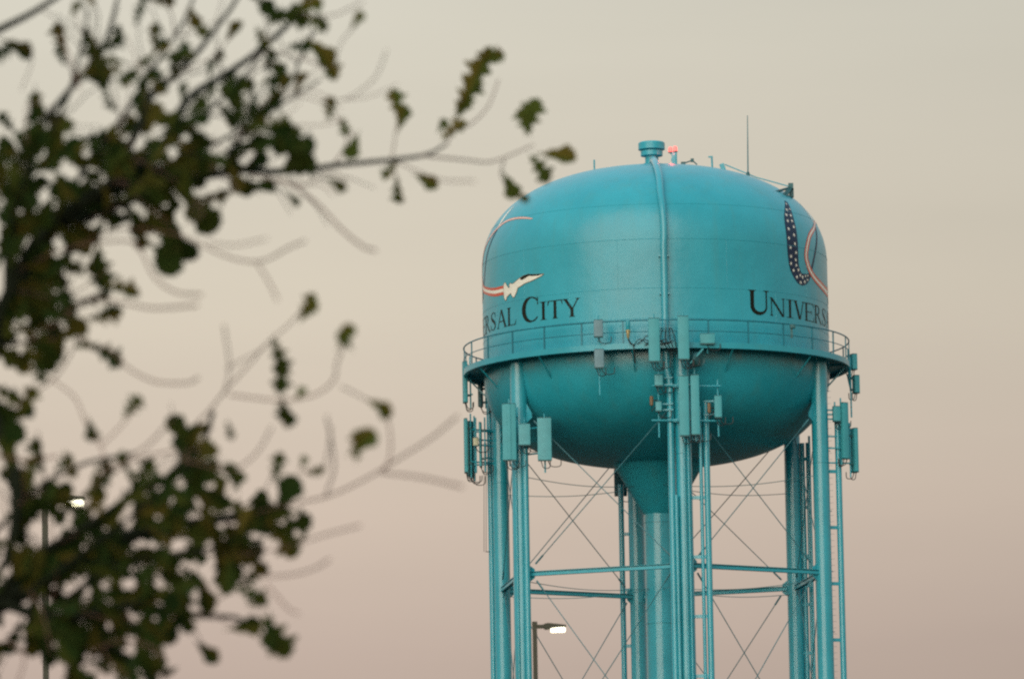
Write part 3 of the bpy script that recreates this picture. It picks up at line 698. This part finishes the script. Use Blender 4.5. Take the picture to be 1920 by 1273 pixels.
# ------------------------------------------------------------------ oak tree in the foreground
TD = 25.0
ty = lambda d: -DIST + d
tb = at(-620, 700, ty(TD)); tb.z = 0
oak = thing('oak_tree', 'dark out-of-focus oak tree with lobed leaves reaching in from the left', 'tree', tb)
def limb_pts(pl, d0, d1):
    n = len(pl); return [at(u, v, ty(d0 + (d1 - d0) * i / (n - 1))) for i, (u, v) in enumerate(pl)]
tr = MB()
tk = [tb + Vector((0, 0, -.05)), tb + Vector((.02, 0, .5)), tb + Vector((-.03, .05, 1.6)), at(-600, 1500, ty(TD)), at(-560, 700, ty(TD + .3)), at(-480, -200, ty(TD)), at(-430, -900, ty(TD + .4))]
tr.tube(catmull(tk, 30), [.24 - .2 * (i / 30) ** .8 for i in range(31)], 14)
part(tr, 'trunk', M_BARK, oak)
K = TD / FPX
def limb(pl, r0, r1, d0=TD, d1=TD, m_=M_BARK, n=None, mb=None):
    pts = catmull(limb_pts(pl, d0, d1), n or len(pl) * 5); m2 = len(pts)
    b = mb or MB()
    b.tube(pts, [K * TH * (r0 + (r1 - r0) * i / (m2 - 1)) for i in range(m2)], 8)
    return part(b, 'limb', m_, oak) if mb is None else None
LIMBS = [  # pixel path, radius at start and end (px), depth at start and end (m)
    ([(-590, 1450), (-330, 1080), (-120, 800), (-20, 650), (30, 540), (90, 430), (200, 350), (300, 290)], 46, 10, 25, 25),
    ([(90, 430), (180, 400), (300, 355), (430, 322), (520, 322), (590, 316), (640, 309), (735, 300), (800, 290), (838, 270)], 13, 3.5, 25, 28),
    ([(200, 350), (260, 240), (283, 179), (330, 141), (371, 97), (402, 57), (440, 5), (470, -60)], 11, 4, 25, 27),
    ([(300, 290), (350, 190), (420, 142), (470, 108), (520, 66), (560, 25), (600, -50)], 11, 5, 25, 28),
    ([(30, 320), (75, 240), (130, 170), (165, 130), (200, 70), (225, -20)], 9, 4, 25, 27),
    ([(20, 560), (20, 420), (25, 330), (60, 260)], 18, 9, 25, 25),
    ([(-200, 170), (-60, 90), (-5, 58), (60, 25), (130, -20)], 12, 6, 25, 26),
    ([(-590, 1450), (-350, 1260), (-140, 1180), (0, 1130), (130, 1060), (260, 1000), (400, 975), (520, 950)], 40, 7, 25, 25.5),
    ([(-40, 1150), (60, 1050), (150, 995), (250, 930), (340, 880), (380, 830), (400, 770)], 14, 5, 25, 25),
    ([(0, 1130), (120, 1160), (250, 1130), (330, 1150), (400, 1155), (450, 1160), (500, 1195)], 13, 3, 25, 24),
    ([(430, 290), (480, 220), (515, 182), (546, 151), (566, 104), (590, 60)], 6, 3, 25.5, 27.5),
    ([(-30, 640), (-20, 760), (20, 860), (30, 960), (10, 1060)], 22, 10, 25, 24.5),
    ([(60, 480), (150, 330), (240, 205), (300, 110), (350, 30), (370, -30)], 7, 3, 25, 26.5),
    ([(110, 430), (240, 330), (370, 228), (450, 150), (500, 90)], 7, 3, 25.5, 27),
    ([(180, 380), (320, 312), (440, 250), (525, 198), (600, 150)], 6, 3, 25, 26),
    ([(20, 420), (60, 300), (120, 200), (150, 100), (165, 20)], 6, 3, 24.5, 25),
    ([(40, 1120), (150, 1040), (280, 940), (362, 860)], 7, 4, 24.5, 24),
    ([(100, 1140), (220, 1060), (380, 1030), (485, 1012)], 7, 4, 25, 25),
    ([(-20, 1010), (60, 925), (150, 872), (250, 850)], 6, 4, 25, 24),
    ([(60, 1110), (140, 1180), (240, 1230), (290, 1290)], 6, 4, 25, 24.5),
    ([(-30, 650), (50, 640), (100, 610), (120, 540), (115, 500)], 5, 3, 25, 24.5),
]
TH = .82
for pl, r0, r1, d0, d1 in LIMBS: limb(pl, r0, r1, d0, d1)
TWIGS = [
    ([(790, 292), (870, 300), (918, 304), (960, 290), (1000, 272)], 3.2, 2.2, 27.5, 30),
    ([(838, 270), (850, 245), (880, 235), (915, 200), (935, 150)], 3, 2, 28, 30),
    ([(945, 300), (940, 330), (958, 355)], 2.4, 1.8, 29, 30), ([(735, 300), (742, 330), (745, 350)], 2, 1.5, 28, 28), ([(735, 300), (780, 320), (830, 338), (890, 340)], 2.2, 1.6, 28, 22),
    ([(735, 298), (742, 250), (748, 215)], 2, 1.5, 28, 28),
    ([(470, 330), (540, 345), (590, 378), (640, 430), (680, 462), (704, 470)], 6, 6, 25, 22),
    ([(520, 335), (570, 345), (620, 325), (655, 340)], 4, 2, 24, 23), ([(555, 350), (600, 345), (625, 365)], 4, 3, 23, 21),
    ([(30, 510), (100, 475), (170, 458), (240, 452), (265, 472), (290, 520), (330, 548), (378, 553)], 5, 5.5, 25, 22),
    ([(120, 470), (230, 430), (330, 440), (370, 455), (410, 475), (460, 490), (500, 487), (540, 465), (572, 452)], 5, 5, 25, 22.5),
    ([(480, 490), (505, 530), (520, 562)], 4.5, 4.5, 22.5, 21), ([(390, 455), (440, 460), (500, 448)], 4, 3.5, 22, 21),
    ([(90, 620), (140, 578), (180, 562), (230, 568), (290, 578), (370, 572)], 4.5, 6, 24, 21),
    ([(60, 480), (115, 520), (130, 590), (150, 630), (170, 650), (205, 655), (240, 690), (290, 715), (350, 718), (372, 708)], 5, 5, 25, 22.5),
    ([(150, 630), (110, 700), (60, 740), (-20, 795)], 5, 4, 25, 25), ([(95, 710), (140, 745), (160, 790), (190, 840), (195, 880), (170, 920)], 4, 4, 24, 23), ([(190, 835), (230, 795), (262, 752)], 4, 3, 23, 23),
    ([(110, 855), (60, 862), (0, 856), (-60, 850)], 5, 6, 23, 23), ([(85, 920), (80, 870), (70, 810)], 5, 4, 23, 22),
    ([(340, 820), (390, 772), (420, 735), (470, 680), (500, 645), (540, 610), (572, 575)], 5, 3.5, 25, 24),
    ([(420, 740), (430, 690), (420, 610)], 4, 4, 23, 22), ([(425, 690), (460, 672), (500, 650)], 4, 3, 23, 24),
    ([(430, 740), (520, 750), (590, 740), (626, 712), (632, 680), (648, 640)], 5, 4.5, 23, 22.5),
    ([(640, 725), (680, 745), (715, 768)], 4, 3, 22.5, 23),
    ([(420, 985), (500, 955), (560, 942), (620, 928), (690, 895), (750, 858), (810, 820), (858, 780)], 5.5, 5, 25, 22.5),
    ([(720, 885), (732, 850), (730, 800), (716, 768)], 4.5, 4, 23, 23), ([(610, 930), (626, 880), (622, 830), (612, 780)], 5, 4.5, 24, 22), ([(715, 886), (790, 895), (866, 912)], 5, 6, 23, 20.5), ([(560, 880), (598, 890), (615, 850), (620, 800)], 4, 4, 23, 21.5),
    ([(450, 1040), (540, 1025), (600, 1005), (675, 985)], 4, 4.5, 24, 21), ([(470, 1080), (540, 1078), (590, 1065), (618, 1048)], 4.5, 4.5, 23, 21), ([(500, 1095), (540, 1140), (560, 1150)], 4, 4, 22, 21.5),
    ([(200, 880), (270, 840), (310, 800), (330, 780)], 5, 4, 22, 21), ([(200, 890), (260, 860), (330, 845)], 5, 5, 22, 21), ([(340, 860), (430, 880), (480, 850), (510, 800)], 4, 4, 23, 22),
    ([(230, 290), (210, 150), (160, 100), (110, 40), (80, 20)], 4, 3, 25, 23), ([(190, 110), (150, 60), (140, 10)], 3, 3, 26, 26), ([(330, 140), (345, 80), (350, 20)], 3, 3, 26, 23), ([(420, 142), (405, 60), (420, -10)], 3, 3, 25, 24),
    ([(520, 182), (580, 170), (640, 188), (700, 150), (725, 95)], 3.2, 3.2, 26, 23.5), ([(640, 188), (690, 182), (745, 160)], 3, 2.4, 26, 25), ([(566, 104), (620, 130), (640, 80), (680, 35)], 3, 3, 26, 24), ([(540, 235), (600, 235), (650, 225)], 3, 3, 26, 26),
    ([(560, 25), (620, 30), (680, 5)], 4, 4, 26, 23), ([(620, 316), (650, 270), (640, 235), (622, 205)], 2.6, 2, 27, 27.5), ([(650, 300), (672, 275), (655, 245)], 2.5, 2, 27, 27.5),
    ([(460, 235), (475, 130), (520, 120)], 3, 2.6, 25.5, 25), ([(40, 170), (60, 110), (35, 80)], 3, 2.5, 25, 24.5), ([(50, 270), (50, 200), (75, 195)], 3, 3, 24, 24), ([(110, 60), (140, 130), (150, 170)], 4, 4, 23, 22.5),
    ([(300, 1180), (350, 1130), (370, 1090), (395, 1110)], 4, 3, 24, 24), ([(170, 1220), (230, 1200), (290, 1215), (310, 1240)], 5, 4, 24, 23), ([(10, 1200), (45, 1230), (30, 1290)], 5, 4, 24, 23),
    ([(330, 345), (380, 395), (350, 420)], 4, 3, 25, 24), ([(420, 330), (440, 355), (380, 380), (350, 400)], 3.4, 3, 25, 23.5),
]
for pl, r0, r1, d0, d1 in TWIGS:
    TH = .75 if d0 >= 27 else .36; b = MB(); limb(pl, r0, r1, d0, d1, mb=b); part(b, 'twig', M_TWIG, oak)

RT_ = random.Random(5); TIPS = []; SAMP = []
def samples(pl, d0, d1, step=16):
    c = catmull([(x, y, 0) for x, y in pl], 10 * len(pl)); acc = 0; m2 = len(c)
    for i in range(1, m2):
        acc += (c[i] - c[i - 1]).length
        if acc > step: SAMP.append((c[i].x, c[i].y, d0 + (d1 - d0) * i / m2, degrees(atan2(-(c[i].y - c[i - 1].y), c[i].x - c[i - 1].x)))); acc = 0
for pl, r0, r1, d0, d1 in LIMBS: samples(pl, d0, d1)
LIMB_SAMP = list(SAMP)
for u, v, a, b, n, ang in [(120, 330, 130, 110, 34, 42), (330, 270, 170, 80, 34, 45), (480, 150, 90, 120, 14, 50), (200, 110, 150, 90, 22, 60), (450, 320, 110, 40, 12, 15), (130, 1000, 130, 90, 26, 30), (330, 960, 150, 90, 28, 25),
                           (200, 1150, 180, 70, 26, -10), (60, 600, 60, 150, 16, 20), (40, 1200, 90, 60, 10, -60)]:
    near = [q for q in LIMB_SAMP if ((q[0] - u) / a) ** 2 + ((q[1] - v) / b) ** 2 < 1]
    for k in range(n if near else 0):
        x, y, d, _ = RT_.choice(near); t = radians(ang + RT_.gauss(0, 42)); l = RT_.uniform(50, 150); cv = RT_.uniform(-.5, .5); kk = RT_.uniform(-.3, .3)
        p = [(x + l * f * cos(t + cv * f + kk * (f > .3)), y - l * f * sin(t + cv * f + kk * (f > .3))) for f in (0, .3, .65, 1)]; d1 = d + RT_.uniform(-1.6, 1.2)
        bq = MB(); TH = .40; limb(p, 4.5, 2, d, d1, mb=bq); part(bq, 'twig', M_BARK if k % 3 else M_TWIG, oak)
        samples(p, d, d1, 12)
        if k % 2: TIPS.append((p[-1], degrees(t + cv), d1))

# leaves: lobed, folded along the midrib; each its own small surface inside the crown mesh
HALF = [(0, .010), (.08, .015), (.16, .05), (.23, .17), (.26, .16), (.31, .07), (.39, .13), (.48, .31), (.52, .29), (.56, .13), (.64, .16), (.75, .38), (.80, .35), (.83, .19), (.91, .22), (.95, .12), (1.0, 0)]
HALF2 = [(0, .010), (.10, .02), (.25, .06), (.36, .14), (.44, .18), (.50, .16), (.60, .23), (.72, .32), (.80, .33), (.86, .24), (.91, .25), (.97, .13), (1.0, 0)]
def leaf(mb, base, direc, nrm, ln, fold, curl, var):
    X = direc.normalized(); Y = nrm.cross(X).normalized(); Zn = X.cross(Y); vs = []; fs = []
    H = HALF if var else HALF2; n = len(H)
    for sgn in (0, 1, -1):
        for t, h in H:
            yv = sgn * h * (1 if sgn >= 0 else .93)
            vs.append(base + ln * (X * t + Y * yv * cos(fold) + Zn * (abs(yv) * sin(fold) - curl * t * t)))
    for s_ in (1, 2):
        for i in range(n - 1):
            q = [i, i + 1, s_ * n + i + 1, s_ * n + i]; fs.append(q if s_ == 1 else q[::-1])
    mb.add(vs, fs)
def rleaf(mb, u, v, d, lpx, ang, spread=.7):
    """ang: direction in the picture plane, degrees, 0 right and 90 up"""
    a = radians(ang); ln = lpx * d / FPX
    dr = RGT * cos(a) + UPV * sin(a) + FWD * random.uniform(-.35, .35)
    nr = -FWD + RGT * random.uniform(-spread, spread) + UPV * random.uniform(-spread, spread)
    c = at(u, v, ty(d)); leaf(mb, c - dr.normalized() * ln * .5, dr, nr, ln, random.uniform(.15, .85), random.uniform(-.15, .4), random.random() < .5)
crown = MB(); LONE = []
ONE = [  # u, v, length px, direction, depth
    (745, 200, 72, 100, 28.5), (752, 225, 55, 75, 28), (905, 125, 80, 60, 30), (890, 150, 85, 70, 30), (875, 180, 85, 55, 30), (920, 110, 60, 20, 30), (865, 205, 60, 60, 30), (845, 245, 60, 40, 30), (828, 238, 35, 60, 29),
    (995, 222, 75, 70, 30), (985, 230, 60, 110, 30), (1042, 293, 82, -8, 30), (1012, 312, 66, -45, 30), (955, 345, 60, -60, 30), (975, 368, 40, -25, 30), (735, 318, 55, -130, 28), (746, 356, 62, -90, 28), (797, 338, 62, -25, 28),
    (664, 272, 60, -110, 27), (645, 236, 40, -80, 27), (620, 205, 55, 80, 27), (540, 275, 110, -60, 25), (555, 290, 90, -50, 25), (520, 250, 80, -80, 25), (598, 95, 85, -45, 26.5), (612, 118, 75, -60, 26.5), (560, 160, 60, 70, 26), (520, 135, 40, 100, 26),
    (668, 40, 45, 60, 24), (592, 40, 60, -30, 26), (545, 30, 80, -20, 26), (575, 12, 70, 20, 26), (525, 35, 50, 180, 26), (490, 70, 50, -60, 26), (360, 30, 50, -70, 26), (300, 0, 60, 0, 26), (375, 55, 45, -50, 26),
    (575, 578, 68, 65, 24), (582, 585, 46, 40, 24), (646, 634, 62, 60, 22.5), (650, 640, 50, 120, 22.5), (522, 665, 80, -75, 24), (528, 700, 75, -95, 24), (534, 772, 66, -80, 23.5), (528, 765, 50, -100, 23.5), (562, 740, 36, 60, 23), (708, 760, 62, -25, 22.8), (718, 766, 46, -60, 22.8),
    (677, 832, 74, 40, 22.5), (670, 838, 66, 80, 22.5), (430, 805, 42, -75, 23), (247, 764, 56, 48, 23), (170, 804, 54, -85, 23.5), (198, 590, 44, 38, 24), (122, 560, 100, -70, 24.5), (130, 585, 70, -85, 24.5), (110, 590, 60, 160, 24),
    (85, 655, 100, -80, 24), (95, 650, 70, -40, 24), (78, 690, 60, -90, 24), (188, 500, 88, -82, 24.5), (182, 485, 70, -95, 24.5), (325, 470, 100, -105, 25), (335, 455, 90, -60, 25), (310, 455, 70, -130, 25), (372, 398, 100, -45, 25), (360, 380, 80, -70, 25), (265, 435, 80, -85, 25), (255, 410, 70, -70, 25),
    (28, 88, 80, -30, 25), (10, 95, 60, 200, 25), (72, 200, 66, 110, 25), (60, 215, 60, 60, 25), (170, 75, 80, -75, 25), (180, 110, 90, -80, 25), (165, 140, 60, 20, 25), (155, 648, 40, 10, 24.5), (140, 20, 40, 60, 25),
    (515, 1188, 100, -55, 23.5), (508, 1180, 80, -80, 23.5), (470, 1112, 66, -20, 23.8), (480, 1125, 50, 40, 23.8), (345, 1125, 100, -105, 24), (350, 1150, 80, -80, 24), (380, 1105, 96, -70, 24), (355, 1095, 60, 30, 24),
    (525, 1000, 110, -60, 25), (545, 985, 90, 10, 25), (535, 935, 90, 60, 25), (520, 960, 100, 180, 25), (440, 1005, 130, -120, 25), (425, 1040, 120, -70, 25), (455, 1030, 100, -30, 25), (400, 1000, 100, 190, 25), (475, 1050, 80, -50, 25), (470, 985, 100, 20, 25), (410, 1060, 80, -90, 25),
    (385, 960, 80, 80, 25), (360, 905, 100, 95, 24.5), (375, 900, 90, 60, 24.5), (345, 815, 90, 140, 24.5), (365, 830, 80, 60, 24.5), (350, 850, 90, 100, 24.5), (385, 855, 60, 30, 24.5), (437, 895, 66, 110, 24), (445, 905, 50, 60, 24), (520, 878, 62, 75, 24), (590, 882, 46, 20, 24), (568, 868, 30, 70, 23.5),
    (22, 828, 90, 60, 24), (15, 850, 70, 100, 24), (50, 755, 80, 60, 24), (40, 775, 70, 30, 24), (130, 870, 60, -70, 24), (200, 890, 60, 100, 24.5), (300, 1225, 60, -90, 24), (265, 1225, 80, -70, 24), (250, 1250, 70, -100, 24),
]
ONE += [(84, 932, 72, 40, 25), (106, 922, 66, 10, 25), (110, 940, 62, -15, 25), (166, 926, 56, 15, 25), (138, 954, 50, 5, 25), (84, 1062, 70, -60, 25), (70, 1085, 80, -100, 25)]
for u, v, ln, an, d in ONE:
    spray = MB() if u > 560 else crown
    rleaf(spray, u, v, d, ln, an + random.uniform(-6, 6), .45)
    if u > 560: LONE.append(spray)
for (u, v), an, d in TIPS:
    if hypot(u - 142, v - 932) > 40: rleaf(crown, u, v, d, random.uniform(44, 80), an + random.uniform(-25, 25), .9)
DENSE = [  # centre u, v, half axes, tilt deg, count
    (55, 355, 80, 62, 0, 48), (60, 430, 95, 62, 0, 60), (15, 520, 62, 70, 0, 30), (12, 620, 38, 110, 0, 40), (5, 720, 34, 60, 0, 14), (165, 375, 90, 50, 20, 40), (215, 300, 75, 48, 35, 32), (300, 350, 90, 36, 10, 34),
    (320, 385, 60, 42, 0, 18), (225, 140, 55, 28, 30, 8), (205, 170, 40, 30, 0, 6), (290, 110, 30, 40, 20, 8), (255, 215, 30, 45, 60, 8), (400, 175, 30, 28, 0, 8), (330, 215, 40, 24, 30, 8),
    (440, 255, 70, 28, 15, 18), (390, 300, 60, 30, 15, 14), (500, 330, 70, 18, 5, 9), (350, 255, 40, 30, 20, 8), (150, 240, 50, 22, 45, 4), (60, 235, 50, 30, 0, 6), (540, 30, 50, 26, -10, 6), (90, 300, 60, 30, 0, 8), (170, 245, 16, 30, 0, 4),
    (60, 990, 66, 56, 0, 26), (30, 1060, 60, 60, 0, 32), (120, 1080, 90, 44, 0, 34), (90, 1140, 110, 46, 0, 38), (220, 1075, 74, 46, 0, 34), (260, 1130, 62, 66, 0, 34), (130, 1195, 60, 30, 0, 12), (30, 1160, 56, 46, 0, 22), (20, 1215, 30, 34, 0, 6),
    (155, 1240, 70, 40, 0, 26), (60, 1262, 60, 26, 0, 7), (285, 985, 60, 40, 20, 22), (300, 925, 55, 28, 0, 14), (210, 915, 60, 26, 0, 14), (90, 915, 40, 24, 0, 8), (170, 1000, 40, 26, 0, 9), (250, 1020, 36, 36, 0, 10), (330, 1020, 30, 30, 0, 7), (440, 1000, 60, 40, 0, 14), (380, 930, 34, 40, 0, 9), (160, 880, 30, 24, 0, 5), (300, 1060, 40, 30, 0, 8), (230, 1180, 60, 30, 0, 12), (255, 1225, 30, 30, 0, 5),
]
for u, v, a, b, tl, n in DENSE:
    c, s_ = cos(radians(tl)), sin(radians(tl))
    near = [q for q in SAMP if ((((q[0] - u) * c - (q[1] - v) * s_) / a) ** 2 + (((q[0] - u) * s_ + (q[1] - v) * c) / b) ** 2) < 1.15]
    for k in range(int(n * ((.74 if u < 130 else .58) if n > 24 else .46) + .5)):
        if near and random.random() < .9: x, y, d, ta = random.choice(near); d += random.uniform(-.15, .15)
        else:
            r, th = sqrt(random.random()), random.uniform(0, 2 * pi); x, y = u + a * r * cos(th), v + b * r * sin(th); d = TD + random.uniform(-1, 1); ta = 40
        an = random.choice((ta + random.choice((-1, 1)) * random.uniform(20, 80), random.uniform(-140, -40), ta + random.uniform(-30, 30))); ln = random.uniform(44, 84)
        x += ln * .52 * cos(radians(an)); y -= ln * .52 * sin(radians(an))
        if hypot(x - 140, y - 930) < 36 or hypot((x - 84) / 26, (y - 1005) / 45) < 1: continue
        rleaf(crown, x, y, d, ln, an, 1.2)
for u, v, a, b, n in [(-500, 300, 480, 420, 520), (-330, 900, 320, 400, 260), (-450, -500, 460, 420, 420), (100, -420, 560, 330, 260)]:      # the rest of the crown, outside the picture
    for k in range(n):
        r, th = sqrt(random.random()), random.uniform(0, 2 * pi); x, y = u + a * r * cos(th), v + b * r * sin(th)
        if x > -60 and y > -60: continue
        rleaf(crown, x, y, TD + random.gauss(0, 1.3), random.uniform(55, 95), random.uniform(0, 360), .9)
def leaf_mat(name, k, tr):
  ML = bpy.data.materials.new(name); ML.use_nodes = True
  t = ML.node_tree; b = t.nodes['Principled BSDF']; ge_ = t.nodes.new('ShaderNodeNewGeometry'); rp = t.nodes.new('ShaderNodeValToRGB')
  t.links.new(ge_.outputs['Random Per Island'], rp.inputs[0]); e = rp.color_ramp.elements
  e[0].position = 0; e[0].color = (0.024 * k, 0.052 * k, 0.012 * k, 1); e[1].position = .9; e[1].color = (0.105 * k, 0.085 * k, 0.014 * k, 1)
  x = e.new(1.0); x.color = (0.135 * k, 0.11 * k, 0.02 * k, 1); x = e.new(.45); x.color = (0.036 * k, 0.062 * k, 0.011 * k, 1); x = e.new(.75); x.color = (0.070 * k, 0.082 * k, 0.013 * k, 1)
  nz = t.nodes.new('ShaderNodeTexNoise'); nz.inputs['Scale'].default_value = 30; co_ = t.nodes.new('ShaderNodeTexCoord'); t.links.new(co_.outputs['Object'], nz.inputs['Vector'])
  mxx = t.nodes.new('ShaderNodeMix'); mxx.data_type = 'RGBA'; mr = t.nodes.new('ShaderNodeMapRange'); t.links.new(nz.outputs[0], mr.inputs[0]); mr.inputs[1].default_value = .55; mr.inputs[2].default_value = .75
  mr.inputs[4].default_value = .6
  t.links.new(mr.outputs[0], mxx.inputs[0]); t.links.new(rp.outputs[0], mxx.inputs[6]); mxx.inputs[7].default_value = (0.085 * k, 0.045 * k, 0.014 * k, 1)
  t.links.new(mxx.outputs[2], b.inputs['Base Color']); b.inputs['Roughness'].default_value = .75; b.inputs['Specular IOR Level'].default_value = .06
  tl_ = t.nodes.new('ShaderNodeBsdfTranslucent'); t.links.new(mxx.outputs[2], tl_.inputs[0]); ms = t.nodes.new('ShaderNodeMixShader'); ms.inputs[0].default_value = tr
  t.links.new(b.outputs[0], ms.inputs[1]); t.links.new(tl_.outputs[0], ms.inputs[2]); t.links.new(ms.outputs[0], t.nodes['Material Output'].inputs[0])
  return ML
part(crown, 'crown', leaf_mat('oak_leaf', .8, .3), oak)
M_LEAF_LIT = leaf_mat('lit_oak_leaf', 1.35, .35)  # crown's leaf colours brightened: outer leaves lit against shaded masses, put into the colour
for lf in LONE: part(lf, 'leaf', M_LEAF_LIT, oak)
